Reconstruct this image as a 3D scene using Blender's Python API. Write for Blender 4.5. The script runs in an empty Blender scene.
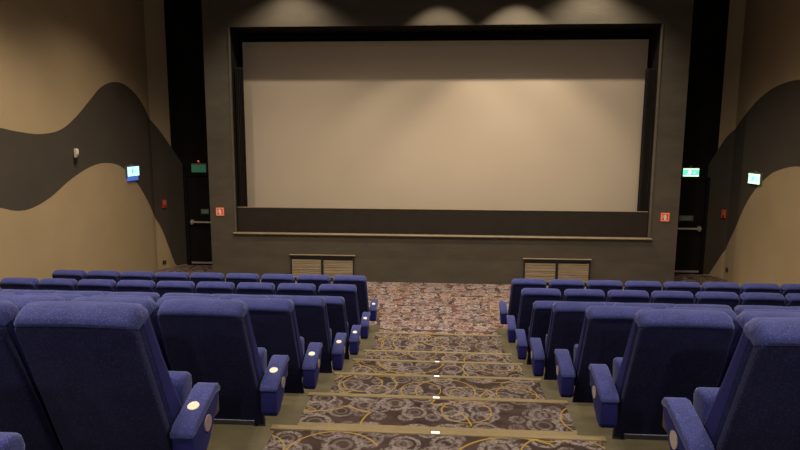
import bpy, bmesh, math, random
from mathutils import Vector, Matrix
random.seed(7)
S = bpy.context.scene
COL = S.collection
PI = math.pi

# ------------------------------------------------------------------ materials
def new_mat(name, base=(.5, .5, .5), rough=.7, metal=0., sheen=0., sheen_col=(1, 1, 1), emit=None, estr=0., spec=.5):
    m = bpy.data.materials.new(name); m.use_nodes = True
    b = m.node_tree.nodes['Principled BSDF']
    b.inputs['Base Color'].default_value = (*base, 1)
    b.inputs['Roughness'].default_value = rough
    b.inputs['Metallic'].default_value = metal
    b.inputs['Specular IOR Level'].default_value = spec
    if sheen:
        b.inputs['Sheen Weight'].default_value = sheen
        b.inputs['Sheen Roughness'].default_value = .45
        b.inputs['Sheen Tint'].default_value = (*sheen_col, 1)
    if emit:
        b.inputs['Emission Color'].default_value = (*emit, 1)
        b.inputs['Emission Strength'].default_value = estr
    return m

class NT:
    def __init__(s, m): s.t = m.node_tree; s.b = s.t.nodes['Principled BSDF']
    def n(s, typ, **kw):
        o = s.t.nodes.new(typ)
        for k, v in kw.items(): setattr(o, k, v)
        return o
    def l(s, a, b): s.t.links.new(a, b)
    def math(s, op, a, b=None, clamp=False):
        o = s.n('ShaderNodeMath', operation=op, use_clamp=clamp)
        for i, v in enumerate((a, b)):
            if v is None: continue
            if isinstance(v, (int, float)): o.inputs[i].default_value = v
            else: s.l(v, o.inputs[i])
        return o.outputs[0]
    def mix(s, fac, a, b):
        o = s.n('ShaderNodeMix', data_type='RGBA')
        if isinstance(fac, (int, float)): o.inputs[0].default_value = fac
        else: s.l(fac, o.inputs[0])
        for i, v in ((6, a), (7, b)):
            if isinstance(v, tuple): o.inputs[i].default_value = (*v, 1)
            else: s.l(v, o.inputs[i])
        return o.outputs[2]
    def coord(s): return s.n('ShaderNodeTexCoord').outputs['Object']
    def noise(s, vec, scale, detail=3, rough=.55):
        o = s.n('ShaderNodeTexNoise'); s.l(vec, o.inputs['Vector'])
        o.inputs['Scale'].default_value = scale; o.inputs['Detail'].default_value = detail; o.inputs['Roughness'].default_value = rough
        return o.outputs['Fac']
    def ramp(s, fac, *stops):
        o = s.n('ShaderNodeValToRGB'); s.l(fac, o.inputs[0]); e = o.color_ramp.elements
        while len(e) < len(stops): e.new(.5)
        for k, (p, c) in zip(e, stops):
            k.position = p; k.color = (*c, 1) if isinstance(c, tuple) else (c, c, c, 1)
        return o.outputs[0]
    def bump(s, h, strength, dist=.01):
        o = s.n('ShaderNodeBump'); o.inputs['Strength'].default_value = strength; o.inputs['Distance'].default_value = dist
        s.l(h, o.inputs['Height']); s.l(o.outputs[0], s.b.inputs['Normal'])

def noisy(name, a, b, scale, rough=.8, bump=0., bscale=None, stretch=None, **kw):
    m = new_mat(name, a, rough, **kw); t = NT(m); v = t.coord()
    if stretch:
        mp = t.n('ShaderNodeMapping'); mp.inputs['Scale'].default_value = stretch; t.l(v, mp.inputs[0]); v = mp.outputs[0]
    f = t.noise(v, scale, 4)
    t.l(t.ramp(f, (.3, a), (.7, b)), t.b.inputs['Base Color'])
    if bump: t.bump(t.noise(v, bscale or scale * 6, 3), bump)
    return m

def fabric(name, a, b, sheen, scol):
    m = new_mat(name, a, .9, sheen=sheen, sheen_col=scol, spec=.15); t = NT(m); v = t.coord()
    f1 = t.noise(v, 9, 3); f2 = t.noise(v, 150, 2, .7)
    c = t.ramp(f1, (.3, a), (.7, b))
    # light flecks of the woven pile
    fl = t.ramp(f2, (.54, 0.), (.68, .6))
    c = t.mix(fl, c, tuple(min(1, x * 2.2 + .03) for x in b))
    t.l(c, t.b.inputs['Base Color'])
    t.bump(f2, .35, .004)
    return m

MAT = {}
MAT['blue'] = fabric('blue_upholstery', (.026, .033, .150), (.038, .048, .195), .36, (.60, .66, 1.))
MAT['navy'] = fabric('navy_back_fabric', (.014, .016, .066), (.019, .022, .085), .10, (.55, .55, .9))
MAT['rail'] = new_mat('grey_blue_rail', (.10, .11, .17), .45)
MAT['plastic'] = new_mat('dark_grey_plastic', (.06, .055, .05), .5)
MAT['steel'] = new_mat('black_steel', (.012, .012, .014), .5)
MAT['disc'] = new_mat('white_number_disc', (.80, .76, .66), .4)
MAT['discmark'] = new_mat('disc_number', (.30, .25, .18), .5)
MAT['sidedisc'] = new_mat('grey_side_disc', (.30, .25, .27), .5)
MAT['paledisc'] = new_mat('pale_side_disc', (.46, .41, .42), .4)
MAT['wall_beige'] = noisy('beige_wall_fabric', (.33, .25, .145), (.365, .28, .165), 1.3, .9, .15, 90)
MAT['wall_dark'] = noisy('dark_brown_wall_fabric', (.044, .035, .026), (.053, .043, .032), 1.3, .9, .15, 90)
MAT['front'] = noisy('charcoal_plaster', (.062, .053, .039), (.086, .074, .054), 2.2, .85, .35, 14, stretch=(.7, 1, 1.6))
MAT['black'] = noisy('black_paint', (.0055, .0045, .004), (.008, .0065, .0055), 3, .9, spec=.2)
MAT['blackcloth'] = noisy('black_curtain_cloth', (.028, .022, .018), (.042, .033, .026), 8, .9)
MAT['valance'] = noisy('dark_brown_masking_cloth', (.013, .008, .005), (.018, .012, .008), 4, .9)
MAT['trim'] = noisy('tan_trim', (.20, .16, .10), (.25, .195, .125), 6, .6)
MAT['screen'] = noisy('screen_cloth', (.45, .38, .30), (.48, .41, .325), .5, .85)
MAT['hem'] = noisy('screen_hem', (.40, .36, .25), (.43, .39, .27), 2, .85)
MAT['door'] = noisy('dark_door', (.0045, .0035, .0035), (.007, .0055, .005), 3, .8, spec=.2)
MAT['bar'] = new_mat('push_bar', (.55, .52, .46), .35, .6)
MAT['plate'] = new_mat('green_grey_plate', (.10, .16, .13), .5)
MAT['platemark'] = new_mat('pale_plate_mark', (.30, .36, .32), .5)
MAT['red'] = new_mat('red_sign', (.90, .10, .03), .5)
MAT['redbox'] = new_mat('red_call_point', (.60, .05, .02), .45)
MAT['white'] = new_mat('white_sign_paint', (.85, .80, .72), .5)
MAT['offwhite'] = new_mat('off_white_plastic', (.70, .64, .50), .5)
MAT['nose'] = noisy('brass_nosing', (.165, .128, .066), (.205, .16, .083), 30, .55, metal=.2)
MAT['tier'] = noisy('olive_brown_floor', (.058, .050, .026), (.085, .072, .038), 5, .75, .1, 40, stretch=(.6, 2.2, 1))
MAT['led'] = new_mat('step_light', (.8, .8, .8), .4, emit=(1, .97, .92), estr=1.1)
MAT['ledred'] = new_mat('red_indicator', (.6, .05, .03), .4, emit=(1, .08, .05), estr=1.2)
MAT['green_on'] = new_mat('lit_green_sign', (.1, .5, .3), .4, emit=(.10, .85, .42), estr=1.5)
MAT['white_on'] = new_mat('lit_sign_mark', (.8, .8, .8), .4, emit=(.75, 1, .85), estr=2.4)
MAT['green_edge'] = new_mat('lit_sign_diffuser', (.6, .8, .6), .4, emit=(.55, 1., .55), estr=2.0)
MAT['green_pale'] = new_mat('pale_lit_sign', (.6, .8, .7), .4, emit=(.42, 1., .66), estr=1.5)
MAT['teal_mark'] = new_mat('teal_sign_mark', (.05, .25, .3), .4, emit=(.05, .35, .5), estr=.8)
MAT['blue_on'] = new_mat('lit_cyan_sign', (.2, .5, .7), .4, emit=(.36, .85, 1.), estr=2.0)
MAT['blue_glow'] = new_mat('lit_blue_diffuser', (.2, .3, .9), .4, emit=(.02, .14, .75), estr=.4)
MAT['green_off'] = new_mat('unlit_green_sign', (.022, .09, .058), .5, emit=(.05, .30, .16), estr=.2)
MAT['green_off_mark'] = new_mat('unlit_sign_mark', (.25, .42, .32), .5)
MAT['sign_case'] = new_mat('sign_case', (.16, .14, .12), .5)
MAT['jamb'] = noisy('painted_jamb_edge', (.085, .07, .05), (.11, .092, .066), 6, .7)
MAT['royal'] = new_mat('royal_blue_sides', (.012, .014, .125), .75, sheen=.08, sheen_col=(.4, .4, 1), spec=.2)
MAT['slat'] = noisy('vent_slats', (.22, .175, .115), (.34, .27, .18), 3, .7, stretch=(.8, 1, 14))
MAT['concrete'] = noisy('dark_ceiling', (.03, .027, .024), (.04, .036, .032), 3, .9)

def carpet(name, pink):
    m = new_mat(name, (.1, .06, .06), .95, spec=.1); t = NT(m); v = t.coord()
    sp = t.n('ShaderNodeSeparateXYZ'); t.l(v, sp.inputs[0])
    yz = t.math('SUBTRACT', sp.outputs[1], sp.outputs[2])
    cb = t.n('ShaderNodeCombineXYZ'); t.l(sp.outputs[0], cb.inputs[0]); t.l(yz, cb.inputs[1]); p = cb.outputs[0]
    def off(x, y):
        mp = t.n('ShaderNodeMapping'); mp.inputs['Location'].default_value = (x, y, 0); t.l(p, mp.inputs[0]); return mp.outputs[0]
    def vor(vec, scale, rnd=.8):
        o = t.n('ShaderNodeTexVoronoi', voronoi_dimensions='2D'); t.l(vec, o.inputs['Vector'])
        o.inputs['Scale'].default_value = scale; o.inputs['Randomness'].default_value = rnd
        return o.outputs['Distance'], o.outputs['Color']
    def ring(d, r, w, soft):           # 1 on the ring of radius r
        a = t.math('ABSOLUTE', t.math('SUBTRACT', d, r))
        return t.math('SUBTRACT', 1., t.math('DIVIDE', t.math('SUBTRACT', a, w), soft, True), True)
    k0 = 1.35 if pink else 1.
    base = t.ramp(t.noise(p, 6, 4, .65), (.32, tuple(k0 * x for x in (.026, .017, .016))), (.66, tuple(k0 * x for x in (.060, .041, .039))))
    # grey rosettes made of short dashes
    grain = t.ramp(t.noise(p, 46, 2, .6), (.40, .10), (.52, 1.))
    patch = t.ramp(t.noise(p, 2.3, 2), (.38, .55), (.54, 1.))
    col = base
    gcol = (.20, .172, .175) if not pink else (.37, .305, .32)
    for (ox, oy, sc, r, w, so, k) in ((0, 0, 2.9, .31, .04, .03, 1.), (3.3, 1.7, 3.6, .30, .035, .03, .9), (7.1, 5.2, 5.0, .24, .05, .04, .7)):
        d, c = vor(off(ox, oy), sc, .6)
        f = t.math('MULTIPLY', t.math('MULTIPLY', ring(d, r, w, so), grain), patch)
        col = t.mix(t.math('MULTIPLY', f, k), col, gcol)
        col = t.mix(t.math('MULTIPLY', ring(d, r * .5, .015, .03), .5 * k), col, tuple(x * .8 for x in gcol))
    if pink:
        d, c = vor(off(1.9, 8.8), 2.6, .9)
        col = t.mix(t.math('MULTIPLY', ring(d, .2, .12, .08), t.math('MULTIPLY', grain, .4)), col, (.22, .11, .09))
    # thin yellow hoops
    ycol = (.31, .21, .04)
    for (ox, oy, sc, r, w, thr) in ((2.2, 4.1, 1.55, .44, .004, .4), (5.7, .9, 2.1, .40, .005, .5), (9.4, 3.6, 1.15, .47, .003, .45)):
        d, c = vor(off(ox, oy), sc, .7)
        sc_ = t.n('ShaderNodeSeparateColor'); t.l(c, sc_.inputs[0])
        on = t.math('GREATER_THAN', sc_.outputs[0], thr)
        col = t.mix(t.math('MULTIPLY', ring(d, r, w, .009), t.math('MULTIPLY', on, .85)), col, ycol)
    t.l(col, t.b.inputs['Base Color'])
    t.bump(t.noise(p, 300, 2), .4, .004)
    return m
MAT['carpet'] = carpet('ring_patterned_carpet', False)
MAT['carpet_front'] = carpet('ring_patterned_front_carpet', True)

# ------------------------------------------------------------------ mesh helpers
def finish(name, bm, mat, parent=None, smooth=None, loc=None):
    bmesh.ops.recalc_face_normals(bm, faces=bm.faces)
    me = bpy.data.meshes.new(name); bm.to_mesh(me); bm.free()
    for mm in (mat if isinstance(mat, (list, tuple)) else [mat]): me.materials.append(MAT[mm])
    if smooth:
        for p in me.polygons: p.use_smooth = True
        me.set_sharp_from_angle(angle=math.radians(smooth))
    o = bpy.data.objects.new(name, me); COL.objects.link(o)
    if parent: o.parent = parent
    if loc: o.location = loc
    return o

def add_box(bm, x0, x1, y0, y1, z0, z1, bev=0., seg=2):
    r = bmesh.ops.create_cube(bm, size=1.)
    vs = r['verts']
    for v in vs:
        v.co = Vector(((x0 + x1) / 2 + v.co.x * (x1 - x0), (y0 + y1) / 2 + v.co.y * (y1 - y0), (z0 + z1) / 2 + v.co.z * (z1 - z0)))
    if bev:
        es = list({e for v in vs for e in v.link_edges})
        bmesh.ops.bevel(bm, geom=es, offset=bev, segments=seg, profile=.5, affect='EDGES', clamp_overlap=True)

def box(*a, **k):
    bm = bmesh.new(); add_box(bm, *a, **k); return bm

def prism(bm, pts, c0, c1, place, bev=0., seg=3):
    """outline (a,b) extruded from c0 to c1; place(a,b,c) -> xyz"""
    A = [bm.verts.new(place(a, b, c0)) for a, b in pts]; B = [bm.verts.new(place(a, b, c1)) for a, b in pts]
    n = len(pts); fs = [bm.faces.new(A), bm.faces.new(B[::-1])]
    for i in range(n): fs.append(bm.faces.new((A[i], B[i], B[(i + 1) % n], A[(i + 1) % n])))
    if bev:
        bmesh.ops.recalc_face_normals(bm, faces=fs)
        es = [e for e in {e for f in fs for e in f.edges} if e.calc_face_angle(0) > math.radians(28)]
        bmesh.ops.bevel(bm, geom=es, offset=bev, segments=seg, profile=.5, affect='EDGES', clamp_overlap=True)

def rrect(w0, w1, h0, h1, r, n=5):
    """outline, bottom width w0, top width w1, rounded top corners"""
    p = [(-w0, h0), (w0, h0)]
    for i in range(n + 1):
        a = i / n * PI / 2; p.append((w1 - r + r * math.cos(a), h1 - r + r * math.sin(a)))
    for i in range(n + 1):
        a = PI / 2 + i / n * PI / 2; p.append((-w1 + r + r * math.cos(a), h1 - r + r * math.sin(a)))
    return p

def add_cyl(bm, c, r0, r1, d, axis='z', seg=24):
    rot = {'z': Matrix(), 'x': Matrix.Rotation(PI / 2, 4, 'Y'), 'y': Matrix.Rotation(PI / 2, 4, 'X')}[axis]
    bmesh.ops.create_cone(bm, cap_ends=True, segments=seg, radius1=r0, radius2=r1, depth=d, matrix=Matrix.Translation(c) @ rot)

def structure(o): o['kind'] = 'structure'; return o

def tag(o, label, cat, group=None):
    o['label'] = label; o['category'] = cat
    if group: o['group'] = group
    return o

def thing(name, label, cat, loc, rotz=0, group=None):
    o = bpy.data.objects.new(name, None); COL.objects.link(o); o.empty_display_size = .1
    o.location = loc; o.rotation_euler = (0, 0, rotz)
    return tag(o, label, cat, group)

# ------------------------------------------------------------------ camera
F_PX, YAW, PITCH, ROLL = 594.75, .0674, .1430, -.0038
CAM_Z = 3.3
cam = bpy.data.cameras.new('camera'); camo = bpy.data.objects.new('camera', cam); COL.objects.link(camo)
cam.sensor_width = 36; cam.sensor_fit = 'HORIZONTAL'; cam.lens = F_PX * 36 / 800
cy, sy, cp, sp = math.cos(YAW), math.sin(YAW), math.cos(PITCH), math.sin(PITCH)
fw = Vector((-sy * cp, cy * cp, -sp)); rt = Vector((cy, sy, 0)); dn = -rt.cross(fw)
r2 = math.cos(ROLL) * rt + math.sin(ROLL) * dn; d2 = -math.sin(ROLL) * rt + math.cos(ROLL) * dn
camo.matrix_world = Matrix(((r2.x, -d2.x, -fw.x, 0), (r2.y, -d2.y, -fw.y, 0), (r2.z, -d2.z, -fw.z, CAM_Z), (0, 0, 0, 1)))
S.camera = camo
def px(x, y, z):
    q = Vector((x, y, z - CAM_Z)); w = q.dot(fw)
    return 400 + F_PX * q.dot(r2) / w, 225 + F_PX * q.dot(d2) / w

# ------------------------------------------------------------------ room shell
XL, XR, YB, YF, ZC = -7.1, 6.85, -4.2, 15.0, 7.1
EDGE = [-3.0, -1.15, .2, 1.30, 2.45, 3.552, 4.61, 5.806, 7.103, 8.185, 9.515]          # front edge of each tier
TOP = [2.85, 2.55, 2.28, 2.02, 1.74, 1.46, 1.214, .904, .558, .283, .105]
structure(finish('floor', box(XL - .3, XR + .3, YB, YF + .3, -.2, 0), 'carpet_front'))
y0 = YB
for i, (e, z) in enumerate(zip(EDGE, TOP)):
    structure(finish('floor_tier', box(XL, XR, y0, e, .001, z), 'tier'))
    y0 = e
structure(finish('floor_tier', box(XL, XR, EDGE[-1], 10.2, .001, .012), 'tier'))
XC = -.01
cb = bmesh.new(); add_box(cb, XC - 1.02, XC + 1.02, EDGE[-1] + .001, 10.21, .002, .017)
structure(finish('aisle_carpet', cb, 'carpet_front'))
ORD = ['nearest', 'second', 'third', 'fourth', 'fifth', 'sixth', 'seventh']
for i in range(2, len(EDGE)):
    e, z = EDGE[i], TOP[i]; yb = EDGE[i - 1]; nz = TOP[i + 1] if i + 1 < len(TOP) else .012
    bm = bmesh.new()
    add_box(bm, XC - 1.02, XC + 1.02, yb + .001, e, z + .0005, z + .006)
    add_box(bm, XC - 1.02, XC + 1.02, e + .0005, e + .006, nz + .007, z)
    structure(finish('aisle_carpet', bm, 'carpet'))
    if e < 3: 
        continue
    k = i - 5
    rise = z - nz
    ns = bmesh.new()
    prof = [(-.044, .0065), (-.041, .012), (.004, .014), (.013, .008), (.013, -.034), (.007, -.034), (.0065, .0065)]
    prism(ns, prof, XC - 1.05, XC + 1.05, lambda a, b, c: (c, a, b), 0)
    t = thing('step_nosing', 'brass coloured nosing strip across the aisle, %s stair edge from the camera' % ORD[k], 'stair nosing', (0, e, z), 0, 'step nosings in the aisle')
    finish('strip', ns, 'nose', t)
    if k < 4:
        l = finish('step_light', box(XC - .026, XC + .026, -.034, -.014, .0125, .0165), 'led', t)
        l['label'] = 'small white step light'
    if rise > .2:
        hz = nz + rise * .5
        bm = box(XC - .93, XC + .93, e + .008, e + .30, nz + .007, hz)
        structure(finish('aisle_step', bm, 'carpet'))
        ns = bmesh.new(); prism(ns, [(p, q - .0055) for p, q in prof], XC - .95, XC + .95, lambda a, b, c: (c, a, b), 0)
        t = thing('half_step_nosing', 'brass coloured strip on the half step just below the %s stair edge' % ORD[k], 'stair nosing', (0, e + .30, hz), 0, 'half step nosings in the aisle')
        finish('strip', ns, 'nose', t)

# side walls with the painted wave
def cr(pts, y):
    if y <= pts[0][0]: return pts[0][1]
    if y >= pts[-1][0]: return pts[-1][1]
    for i in range(len(pts) - 1):
        if pts[i][0] <= y <= pts[i + 1][0]: break
    p1, p2 = pts[i], pts[i + 1]; p0 = pts[max(i - 1, 0)]; p3 = pts[min(i + 2, len(pts) - 1)]
    h = p2[0] - p1[0]; t = (y - p1[0]) / h
    m1 = (p2[1] - p0[1]) / max(p2[0] - p0[0], 1e-6) * h; m2 = (p3[1] - p1[1]) / max(p3[0] - p1[0], 1e-6) * h
    return (2 * t**3 - 3 * t**2 + 1) * p1[1] + (t**3 - 2 * t**2 + t) * m1 + (-2 * t**3 + 3 * t**2) * p2[1] + (t**3 - t**2) * m2

def wave_wall(name, side, x, xf, up, lo, fold, dark_end):
    ys = [YB + (fold - YB) * i / 160 for i in range(161)] + [fold + (15 - fold) * i / 14 for i in range(1, 15)]
    bm = bmesh.new(); prev = None
    def X(y): return x if y <= fold else x + (xf - x) * (y - fold) / (15 - fold)
    for y in ys:
        zl = max(cr(lo, y), .02); zu = cr(up, y)
        c = [bm.verts.new((X(y), y, z)) for z in (0, zl, zu, ZC)]
        if prev:
            for j in range(3):
                f = bm.faces.new((prev[j], c[j], c[j + 1], prev[j + 1])); f.material_index = (0, 1, 2 if y > dark_end else 0)[j]
        prev = c
    return bm
UPL = [(-4.2, 4.0), (0, 3.2), (3, 4.3), (6, 3.9), (8.3, 3.58), (9.26, 3.46), (9.72, 3.40), (10.22, 3.37), (10.79, 3.45), (11.28, 3.69), (11.83, 4.07), (12.22, 4.34), (12.7, 4.5), (13.23, 4.49), (13.87, 4.2), (14.41, 3.63), (14.75, 3.09), (15, 2.65)]
LOL = [(-4.2, 2.4), (0, 1.9), (3, 2.7), (6, 2.6), (8.3, 2.3), (9.1, 2.18), (9.43, 2.09), (9.8, 2.08), (10.35, 2.22), (10.98, 2.5), (11.67, 2.72), (12.22, 2.78), (12.81, 2.69), (13.21, 2.47), (13.6, 2.18), (14.07, 1.65), (14.4, 1.12), (14.6, .46), (14.74, .02), (15, 0)]
UPR = [(-4.2, 4.0), (0, 3.2), (3, 4.3), (6, 3.9), (9, 3.6), (10.3, 3.75), (11.5, 4.3), (12.17, 4.46), (12.67, 4.45), (13.2, 4.35), (13.76, 4.12), (14.36, 3.73), (14.67, 3.43), (14.84, 3.08), (15, 2.7)]
LOR = [(-4.2, 2.4), (0, 1.9), (3, 2.7), (6, 2.6), (9, 2.1), (10.3, 2.3), (11.2, 2.7), (11.89, 2.81), (12.22, 2.79), (12.56, 2.72), (12.91, 2.60), (13.44, 2.24), (13.81, 1.85), (14.17, 1.27), (14.56, .68), (14.74, .25), (14.84, .02), (15, 0)]
structure(finish('wall_left', wave_wall('wall_left', -1, XL, -6.65, UPL, LOL, 14.3, 14.76), ['wall_beige', 'wall_dark', 'black']))
structure(finish('wall_right', wave_wall('wall_right', 1, XR, 6.5, UPR, LOR, 14.55, 14.84), ['wall_beige', 'wall_dark', 'black']))
structure(finish('wall_rear', box(XL, XR, YB - .2, YB, 0, ZC), 'wall_dark'))
structure(finish('ceiling', box(XL - .3, XR + .3, YB - .2, YF + .3, ZC, ZC + .2), 'concrete'))
structure(finish('wall_back', box(XL - .1, XR + .1, YF, YF + .2, 0, ZC), 'black'))

# screen wall standing proud of the end wall, with its opening
FY = 13.5; OX0, OX1, OZ0, OZ1 = -4.79, 4.70, 1.12, 5.77
PX0, PX1 = -5.37, 5.29
bm = bmesh.new()
add_box(bm, PX0, OX0, FY, YF, 0, ZC); add_box(bm, OX1, PX1, FY, YF, 0, ZC)
add_box(bm, OX0, OX1, FY, YF, OZ1, ZC); add_box(bm, OX0, OX1, FY, YF, 0, OZ0)
structure(finish('wall_front', bm, 'front'))
# black lining of the recess
bm = bmesh.new()
add_box(bm, OX0, OX0 + .012, FY + .07, 14.8, OZ0, OZ1); add_box(bm, OX1 - .012, OX1, FY + .07, 14.8, OZ0, OZ1)
add_box(bm, OX0, OX1, FY + .02, 14.8, OZ1 - .012, OZ1); add_box(bm, OX0, OX1, 14.6, 14.8, OZ0, OZ1 - .012)
structure(finish('wall_recess', bm, 'black'))
# tan frame: two side strips and the sill lip
structure(finish('trim_1', box(OX0 - .008, OX0 + .03, FY - .015, FY + .07, OZ0 - .03, OZ1, bev=.008), 'jamb'))
structure(finish('trim_2', box(OX1 - .03, OX1 + .008, FY - .015, FY + .07, OZ0 - .03, OZ1, bev=.008), 'jamb'))
structure(finish('trim_3', box(OX0 - .04, OX1 + .04, FY - .07, FY + .06, OZ0 - .03, OZ0 + .012, bev=.02), 'trim'))

# cinema screen
t = thing('cinema_screen', 'large blank pale cinema screen in the dark recess of the front wall', 'screen', (0, 14.2, OZ0))
bm = bmesh.new()
nx = 40; x0s, x1s = -4.70, 4.64; zs = [1.3, 4.9, 5.34]
def sheet(bm, x0, x1, z0, z1, y=0, th=.01):
    add_box(bm, x0, x1, y, y + th, z0 - OZ0, z1 - OZ0)
sheet(bm, x0s, x1s, 1.3, 5.43); finish('screen_cloth', bm, 'screen', t)
bm = bmesh.new(); sheet(bm, x0s, x1s, 5.43, 5.55, -.01, .03); finish('top_hem', bm, 'hem', t)
# masking panel below the screen
t = thing('screen_masking', 'dark brown masking panel along the bottom of the screen opening', 'masking panel', (0, 13.64, OZ0))
finish('panel', box(OX0 + .02, OX1 - .02, 0, .04, .016, .575), 'valance', t)
finish('top_rail', box(OX0 + .02, OX1 - .02, -.006, +.042, .575, .592, bev=.005), 'trim', t)
# side curtains
def curtain(x0, x1, z0, z1, side):
    bm = bmesh.new(); n = 44; prev = None
    for i in range(n + 1):
        u = i / n; x = x0 + (x1 - x0) * u; y = 13.78 + .035 * math.sin(u * 5 * 2 * PI) + .012 * math.sin(u * 31)
        c = [bm.verts.new((x, y, z0)), bm.verts.new((x, y + .01 * math.sin(u * 17), (z0 + z1) / 2)), bm.verts.new((x, y, z1))]
        if prev:
            for j in range(2): bm.faces.new((prev[j], c[j], c[j + 1], prev[j + 1]))
        prev = c
    bmesh.ops.solidify(bm, geom=list(bm.faces), thickness=.012)
    return tag(finish('masking_curtain', bm, 'blackcloth', smooth=60), 'black pleated masking curtain at the %s edge of the screen' % side, 'curtain', 'side masking curtains')
curtain(OX0 + .02, OX0 + .23, OZ0 + .02, 4.93, 'left')
curtain(OX1 - .22, OX1 - .02, OZ0 + .02, 4.86, 'right')

# ------------------------------------------------------------------ front wall fittings
def vent(x0, x1, label):
    t = thing('vent_grille', label, 'vent', ((x0 + x1) / 2, FY, 0), 0, 'floor level vents under the screen')
    h = (x1 - x0) / 2; f = bmesh.new()
    add_box(f, -h, -h + .02, -.05, -.002, .02, .60); add_box(f, h - .02, h, -.05, -.002, .02, .60)
    add_box(f, -.025, .025, -.045, -.002, .02, .60); add_box(f, -h, h, -.03, -.002, .56, .61); add_box(f, -h, h, -.05, -.002, .012, .06)
    add_box(f, -h + .05, h - .05, -.008, -.002, .06, .56)
    finish('frame', f, 'steel', t)
    l = finish('top_lip', box(-h - .03, h + .03, -.06, -.002, .61, .632, bev=.008), 'trim', t); l['label'] = 'tan top ledge'
    for a, b in ((-h + .025, -.03), (.03, h - .025)):
        p = bmesh.new()
        z = .075
        while z < .50:
            hh = random.choice((.035, .05, .065)); add_box(p, a, b, -.034 - random.random() * .008, -.010, z, min(z + hh, .515), bev=.004, seg=1); z += hh + .007
        finish('slat_panel', p, 'slat', t)
vent(-3.47, -1.98, 'slatted double vent at the foot of the front wall, left of the aisle')
vent(1.93, 3.41, 'slatted double vent at the foot of the front wall, right of the aisle')

def fire_sign(x, z, label):
    t = thing('fire_sign', label, 'sign', (x, FY, z), 0, 'fire extinguisher signs beside the screen')
    finish('plate', box(-.10, .10, -.012, -.001, -.10, .10, bev=.004), 'red', t)
    bm = bmesh.new()
    for a in ((-.085, .085, .075, .085), (-.085, .085, -.085, -.075), (-.085, -.075, -.085, .085), (.075, .085, -.085, .085)):
        add_box(bm, a[0], a[1], -.0145, -.0125, a[2], a[3])
    prism(bm, [(-.02, -.06), (.028, -.06), (.028, .025), (.012, .045), (.012, .06), (-.012, .06), (-.012, .045), (-.02, .025)], -.0145, -.0125, lambda a, b, c: (a, c, b))
    prism(bm, [(-.012, .05), (-.05, .03), (-.056, -.03), (-.044, -.03), (-.038, .02), (-.012, .036)], -.0145, -.0125, lambda a, b, c: (a, c, b))
    p = finish('pictogram', bm, 'white', t); p['label'] = 'white extinguisher symbol and border'
fire_sign(-5.13, 1.61, 'red and white fire extinguisher sign left of the screen')
fire_sign(5.0, 1.61, 'red and white fire extinguisher sign right of the screen')

# doors at the end of the side passages
def door(n, x0, x1, side):
    d = finish('door_%d' % n, box(x0, x1, YF - .06, YF - .001, .02, 2.34, bev=.006), 'door'); structure(d)
    bm = bmesh.new()
    for s in ((x0 - .07, x0 - .004, 0.016, 2.42), (x1 + .004, x1 + .07, .016, 2.42), (x0 - .004, x1 + .004, 2.35, 2.42)):
        add_box(bm, s[0], s[1], YF - .09, YF - .002, s[2], s[3])
    f = finish('door_frame', bm, 'black', d)
    b = bmesh.new(); add_cyl(b, ((x0 + x1) / 2, YF - .15, 1.16), .026, .026, x1 - x0 - .16, 'x', 16)
    add_box(b, x0 + .09, x0 + .15, YF - .17, YF - .061, 1.10, 1.22, bev=.008); add_box(b, x1 - .15, x1 - .09, YF - .17, YF - .061, 1.10, 1.22, bev=.008)
    finish('push_bar', b, 'bar', d, smooth=40)
    k = bmesh.new(); add_box(k, x0 + .03, x1 - .03, YF - .066, YF - .061, .05, .10)
    finish('kick_plate', k, 'sidedisc', d)
door(1, -6.52, -5.55, 'left'); door(2, 5.50, 6.46, 'right')
structure(finish('aisle_carpet', box(XL + .5, PX0 - .02, FY + .1, YF - .1, .001, .006), 'carpet_front'))

def runner(bm, x, z, s, y0, y1):           # running figure + arrow, simplified exit pictogram
    P = lambda a, b, c: (x + a * s, c, z + b * s)
    prism(bm, [(.30, .02), (.46, .02), (.46, .10), (.62, -.02), (.46, -.14), (.46, -.06), (.30, -.06)], y0, y1, P)
    prism(bm, [(-.42, .16), (-.14, .22), (-.02, .06), (.10, .02), (.10, -.03), (-.05, -.02), (-.12, .05), (-.18, -.10), (-.06, -.20), (-.14, -.36), (-.21, -.33), (-.15, -.22), (-.30, -.12), (-.48, -.26), (-.53, -.20), (-.34, -.03), (-.27, .12), (-.40, .09)], y0, y1, P)
    prism(bm, [(-.14 + .085 * math.cos(a), .31 + .085 * math.sin(a)) for a in [i * PI / 5 for i in range(10)]], y0, y1, P)

def exit_sign(loc, rotz, w, h, lit, label, mats, edge=None):
    t = thing('exit_sign', label, 'exit sign', loc, rotz, 'emergency exit signs')
    finish('case', box(-w / 2 - .012, w / 2 + .012, -.05, -.001, -h / 2 - .012, h / 2 + .03, bev=.006), 'sign_case', t)
    finish('face', box(-w / 2, w / 2, -.058, -.051, -h / 2, h / 2), mats[0], t)
    bm = bmesh.new(); runner(bm, 0, 0, h * .95, -.0605, -.0585); finish('pictogram', bm, mats[1], t)
    if edge:
        bm = bmesh.new(); add_box(bm, -w / 2, w / 2, -.062, -.0585, h / 2 - .03, h / 2); add_box(bm, -w / 2, w / 2, -.062, -.0585, -h / 2, -h / 2 + .03)
        finish('diffuser', bm, edge, t)
    bm = bmesh.new(); add_box(bm, -.03, .03, -.035, -.001, h / 2 + .031, h / 2 + .07); finish('bracket', bm, 'sign_case', t)
    return t
ex = exit_sign((-6.2, YF, 2.54), 0, .37, .19, False, 'dim green exit sign above the door left of the screen', ('green_off', 'green_off_mark'))
led = finish('indicator', box(-.02, .02, -.06, -.045, .175, .20, bev=.006), 'ledred', ex)
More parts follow.
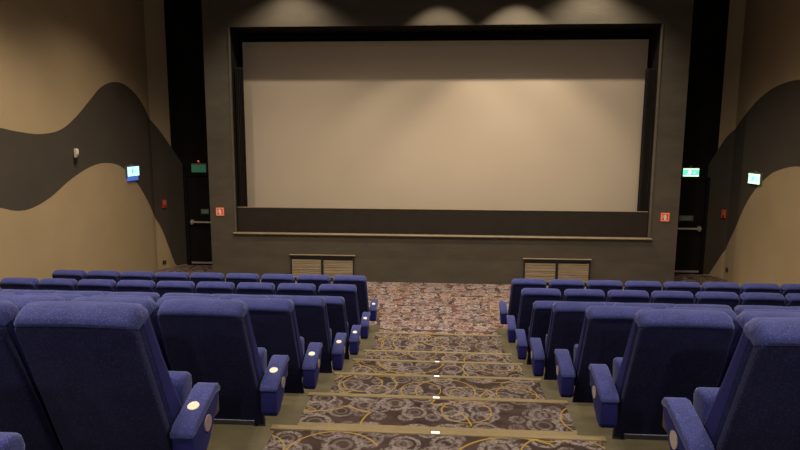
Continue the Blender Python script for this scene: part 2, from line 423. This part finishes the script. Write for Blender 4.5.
led2 = finish('indicator_stem', box(-.012, .012, -.055, -.002, .16, .176), 'sign_case', ex)
exit_sign((6.08, YF, 2.53), 0, .37, .19, True, 'lit green exit sign above the door right of the screen', ('green_on', 'white_on'), 'green_edge')
exit_sign((XL, 13.27, 2.55), PI / 2, .50, .21, True, 'glowing blue-white exit sign on the left wall where the wave slopes down', ('blue_on', 'teal_mark'))
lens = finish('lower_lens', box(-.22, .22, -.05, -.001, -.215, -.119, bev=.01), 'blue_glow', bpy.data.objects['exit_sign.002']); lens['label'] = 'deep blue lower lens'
exit_sign((XR, 13.42, 2.48), -PI / 2, .46, .21, True, 'lit green exit sign on the right wall beside the beige wave', ('green_pale', 'green_on'), 'green_edge')

def plate(x, z, w, label):
    t = thing('door_plate', label, 'sign', (x, YF - .061, z), 0, 'plates on the passage doors')
    finish('panel', box(-w / 2, w / 2, -.008, -.001, -.065, .065, bev=.003), 'plate', t)
    bm = bmesh.new()
    for zz in (-.03, .0, .03): add_box(bm, -w * .36, w * .36, -.0095, -.0085, zz - .006, zz + .006)
    finish('mark', bm, 'platemark', t)
plate(-6.08, 1.43, .21, 'small grey-green plate on the dark door left of the screen')
plate(6.04, 1.41, .34, 'small grey-green plate on the dark door right of the screen')

def call_point(x, y, z, rot, label):
    t = thing('call_point', label, 'fire alarm call point', (x, y, z), rot, 'red call points by the passages')
    finish('case', box(-.055, .055, -.05, -.001, -.09, .12, bev=.012), 'redbox', t)
    finish('lens', box(-.032, .032, -.056, -.051, .0, .08, bev=.002), 'trim', t)
    b = bmesh.new(); add_cyl(b, (0, -.056, -.045), .022, .022, .012, 'y', 16); finish('button', b, 'steel', t)
def panel_pt(side, y): return (XL + .45 * (y - 14.3) / .7) if side < 0 else (XR - .35 * (y - 14.55) / .45)
aL = math.atan2(.45, .7); aR = math.atan2(.35, .45)
call_point(panel_pt(-1, 14.51), 14.51, 1.65, PI / 2 - aL, 'red call point on the dark angled panel left of the screen')
call_point(panel_pt(1, 14.62), 14.62, 1.55, -PI / 2 + aR, 'red call point on the dark angled panel right of the screen')
t = thing('wall_speaker', 'small off-white wall fixture on the dark wave of the left wall', 'wall fixture', (XL, 11.17, 2.98), PI / 2)
b = bmesh.new(); prism(b, [(0, -.06), (.03, -.06), (.085, .02), (.085, .10), (.06, .12), (0, .12)], -.034, .034, lambda a, b_, c: (c, -.012 - a * .8, b_), .012)
finish('housing', b, 'offwhite', t, smooth=40); finish('wall_bracket', box(-.03, .03, -.045, -.001, -.17, -.062), 'steel', t)
def socket(x, y, z, rot, label):
    t = thing('wall_socket', label, 'socket', (x, y, z), rot, 'dark wall sockets near the floor')
    finish('plate', box(-.05, .05, -.02, -.001, -.05, .05, bev=.006), 'steel', t)
    b = bmesh.new(); add_cyl(b, (0, -.023, 0), .03, .03, .006, 'y', 16); finish('outlet', b, 'plastic', t)
socket(panel_pt(-1, 14.45), 14.45, .17, PI / 2 - aL, 'small dark socket low on the panel left of the screen')
socket(XR, 14.38, .25, -PI / 2, 'small dark socket low on the wall right of the screen')

# ------------------------------------------------------------------ seats
LEN = .966
U = Vector((0, -.35, .90)) / LEN; N = Vector((0, .90, .35)) / LEN; O0 = Vector((0, 0, .17))
def bp(x, n, s): return O0 + U * s + N * n + Vector((x, 0, 0))
def back_cushion_bm():
    prof = [(.052, .12), (.052, .50), (.050, .926), (.02, .929), (-.006, .932), (-.013, .942), (-.010, .955), (.008, .967), (.035, .976), (.07, .98), (.115, .972), (.148, .95), (.165, .915), (.162, .86), (.175, .65), (.20, .42), (.225, .22), (.215, .15), (.18, .12)]
    bm = bmesh.new(); st = []
    R = .05; hw = .272
    for i in range(6):
        a = i / 5 * PI / 2; st.append((hw - R + R * math.sin(a), R * (1 - math.cos(a))))
    st = [(-x, d) for x, d in st[::-1]] + [(-.12, -.003), (0, -.005), (.12, -.003)] + st
    prev = None
    for x, d in st:
        ring = []
        for n, s in prof:
            cn = .075; dn_ = min(abs(n - cn), d) if d > 0 else 0
            nn = n - math.copysign(dn_, n - cn)
            ss = s - d if s > .925 else s
            if s > .925 and ss < .90: ss = .90
            ring.append(bm.verts.new(bp(x * (1 + .035 * (1 - ss)), nn, ss)))
        if prev:
            for j in range(len(prof)): bm.faces.new((prev[j], ring[j], ring[(j + 1) % len(prof)], prev[(j + 1) % len(prof)]))
        else: bm.faces.new(ring)
        prev = ring
    bm.faces.new(prev[::-1])
    bmesh.ops.recalc_face_normals(bm, faces=bm.faces)
    bmesh.ops.bisect_plane(bm, geom=bm.verts[:] + bm.edges[:] + bm.faces[:], plane_co=bp(0, 0, .895), plane_no=U)
    bm.normal_update()
    for f in bm.faces:          # side-facing faces below the head roll get the darker royal blue
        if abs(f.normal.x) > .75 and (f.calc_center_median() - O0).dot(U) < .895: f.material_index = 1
    return bm
def back_panel_bm():
    bm = bmesh.new()
    prism(bm, rrect(.283, .268, -.055, .932, .035), -.004, .048, lambda a, b, c: bp(a, c, b), .014, 3)
    return bm
def seat_bm():
    bm = bmesh.new()        # tipped up cushion
    pr = [(.16, .24), (.30, .26), (.345, .55), (.335, .595), (.295, .615), (.24, .61), (.205, .58)]
    prism(bm, pr, -.235, .235, lambda a, b, c: (c, a - .04, b), .03, 3)
    return bm
ARM = [(-.15, .455), (-.14, .485), (-.115, .50), (.14, .585), (.18, .58), (.205, .55), (.19, .49), (.05, .33), (-.05, .265), (-.11, .255), (-.15, .29)]
PAD = [(-.158, .452), (-.155, .475), (-.12, .508), (.14, .593), (.185, .588), (.212, .555), (.205, .535), (.14, .545), (-.11, .462)]
def arm_bm(w, bev, dy=0.):
    bm = bmesh.new()
    a_ = ARM if not dy else [(max(a, dy), b) for a, b in ARM[:1]] + [(max(a, dy), b) for a, b in ARM[2:9]] + [(dy, .31)]
    prism(bm, a_, -w / 2, w / 2, lambda a, b, c: (c, a, b), bev, 4)
    return bm
def leg_bm(x):
    bm = bmesh.new()
    prism(bm, [(.04, .0), (.26, .0), (.26, .02), (.19, .03), (.17, .30), (.20, .36), (.08, .36), (.10, .30), (.08, .03), (.04, .02)], x - .018, x + .018, lambda a, b, c: (c, a, b), 0)
    return bm

def make_seat(side, aisle, end, label):
    """side -1: left block (aisle on +x), +1: right block (aisle on -x)"""
    t = thing('cinema_chair', label, 'cinema seat', (0, 0, 0), 0, 'blue cinema seats')
    a = -side
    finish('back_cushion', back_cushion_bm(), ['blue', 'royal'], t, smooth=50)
    finish('back_panel', back_panel_bm(), 'navy', t, smooth=40)
    finish('seat', seat_bm(), 'blue', t, smooth=50)
    b = bmesh.new(); prism(b, [(-.215, -.05), (.215, -.05), (.225, .0), (-.225, .0)], -.012, -.002, lambda p, q, c: bp(p, c, q), .006, 2)
    finish('lower_rail', b, 'rail', t)
    finish('leg', leg_bm(-.2), 'steel', t); finish('leg', leg_bm(.2), 'steel', t)
    def arm(off, w, full):
        ab = arm_bm(w, min(.022, w * .4), 0. if full else .08)
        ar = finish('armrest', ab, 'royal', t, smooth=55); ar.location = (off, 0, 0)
        sg = 1 if off > 0 else -1
        pd = bmesh.new(); prism(pd, [(max(p, 0. if full else .08) if not full else p, q) for p, q in PAD], -w / 2 - .004, w / 2 + .004, lambda p, q, c: (c, p, q), min(.02, w * .35), 4)
        finish('arm_pad', pd, 'blue', ar, smooth=55)
        c = bmesh.new(); add_box(c, -w * .33, w * .33, .15, .245, .40, .545, bev=.018, seg=3)
        cu = finish('cup_holder', c, 'plastic', ar, smooth=40); cu['label'] = 'dark grey cup holder'
        if full:
            s = bmesh.new(); add_cyl(s, (sg * (w / 2 + .0005), .03, .445), .043, .040, .010, 'x', 24)
            sd = finish('side_disc', s, 'sidedisc' if side < 0 else 'paledisc', ar, smooth=40); sd['label'] = 'pale round disc'
            if side < 0:
                s = bmesh.new(); add_cyl(s, (0, 0, 0), .030, .028, .010, 'z', 24)
                for zz in ((-.012, .0), (.004, .012)):
                    add_box(s, zz[0], zz[1], -.008, .008, .0045, .0056)
                for v in s.verts:
                    v.co = Matrix.Translation((0, -.005,   .5455)) @ Matrix.Rotation(math.atan2(.085, .255), 4, 'X') @ v.co
                nd = finish('number_disc', s, 'disc', ar, smooth=40); nd['label'] = 'white round seat number disc'
        return ar
    if aisle: arm(a * .366, .105, True)
    else: arm(a * .301, .030, False)
    if end: arm(-a * .301, .030, False)
    return t

PROTO = {}
def copy_tree(o, parent=None):
    c = o.copy(); COL.objects.link(c)
    if parent: c.parent = parent
    for ch in o.children: copy_tree(ch, c)
    return c
PITCHX = .602
RISER = [2.45, 3.552, 4.61, 5.806, 7.103, 8.185, 9.515]
ROWZ = [TOP[5], TOP[6], TOP[7], TOP[8], TOP[9], TOP[10], .012]
ROWDY = [.22, .25, .33, .40, .35, .37, .25]
ROWX = [-.07, 0, .01, .03, .025, .02, .01]
ROWS = [1.01, .966, .973, 1., .945, 1., .95]
ROWN = ['nearest row', 'second row from the camera', 'third row from the camera', 'fourth row from the camera', 'third row from the front', 'second row from the front', 'front row by the screen']
KN = ['beside the aisle', 'second from the aisle', 'third from the aisle', 'fourth from the aisle', 'fifth from the aisle', 'sixth from the aisle', 'seventh from the aisle', 'eighth from the aisle', 'ninth from the aisle']
ROT = math.radians
for side, sn in ((-1, 'left'), (1, 'right')):
    for r in range(7):
        y = RISER[r] + ROWDY[r]; z = ROWZ[r]
        out = 0
        for k in range(9):
            x = XC + side * (1.47 - ROWX[r] + PITCHX * k)
            u = px(x - side * .27, y - .35, z + 1.05)[0]
            if not (-2 < u < 802):
                out += 1
                if out > 1: break
            key = (side, k == 0, k == 8)
            label = 'blue cinema seat %s, %s block, %s' % (KN[k], sn, ROWN[r])
            if key not in PROTO:
                o = PROTO[key] = make_seat(side, k == 0, k == 8, label)
            else:
                o = copy_tree(PROTO[key]); o['label'] = label
            o.location = (x, y, z); o.scale = (1, 1, ROWS[r])
            o['group'] = 'blue cinema seats in the %s block' % sn

for side, sn in ((-1, 'left'), (1, 'right')):        # the row just behind the camera
    for k in range(3):
        o = copy_tree(PROTO[(side, k == 0, False)]); o.location = (XC + side * (1.61 + PITCHX * k), EDGE[3] + .20, TOP[4]); o.scale = (1, 1, .97)
        o['label'] = 'blue cinema seat %s, %s block, row just behind the camera' % (KN[k], sn)
        o['group'] = 'blue cinema seats behind the camera'
        if side < 0 and k == 0: o['label'] = 'blue cinema seat cut off at the bottom left corner, behind the nearest row'

# ------------------------------------------------------------------ lights
W = (1., .83, .62)
def spot(x, y, z, e, ang, blend=.25, rad=.06, tgt=None, col=W):
    l = bpy.data.lights.new('downlight_or_fill', 'SPOT'); l.energy = e; l.spot_size = math.radians(ang); l.spot_blend = blend; l.shadow_soft_size = rad; l.color = col
    o = bpy.data.objects.new('downlight_or_fill', l); COL.objects.link(o); o.location = (x, y, z)
    if tgt: o.rotation_euler = (Vector(tgt) - Vector((x, y, z))).to_track_quat('-Z', 'Y').to_euler()
    return o
# wall washers close to the screen wall
for xx, e, a in ((-3.3, 240, 114), (-.06, 290, 87), (1.6, 440, 88), (3.15, 310, 114)):
    spot(xx, FY - .80, 7.04, e, a, .4 if a < 90 else .65, .03)
# downlights over the seating
for yy, e in ((-2.2, 480), (1.4, 400), (4.8, 400), (8.2, 420), (11.2, 480)):
    for xx, k in ((-4.9, 1.65), (-1.9, .85), (1.9, .85), (4.0, .85)):
        spot(xx, yy, 7.0, e * k * (.38 if yy > 11 and abs(xx) > 2 else 1), 158 if (abs(xx) < 2 and 4 < yy < 9) else 112, .55 if (abs(xx) < 2 and 4 < yy < 9) else .8, .12)

# unseen rear-wall spots, added to lift the screen's dim upper band and seat backs
for xx in (-3.6, .4, 4.4):
    spot(xx, YB + .25, 5.7, 160, 150, .5, .10, (xx * .7, 8, 3.2), (1., .88, .70))
w = bpy.data.worlds.new('world'); S.world = w; w.use_nodes = True
w.node_tree.nodes['Background'].inputs[0].default_value = (0.02, .018, .016, 1); w.node_tree.nodes['Background'].inputs[1].default_value = 1.
vs = S.view_settings
S.display_settings.display_device = 'sRGB'
vs.view_transform = 'Standard'; vs.look = 'None'; vs.gamma = 1; vs.use_curve_mapping = False; vs.exposure = 0.0
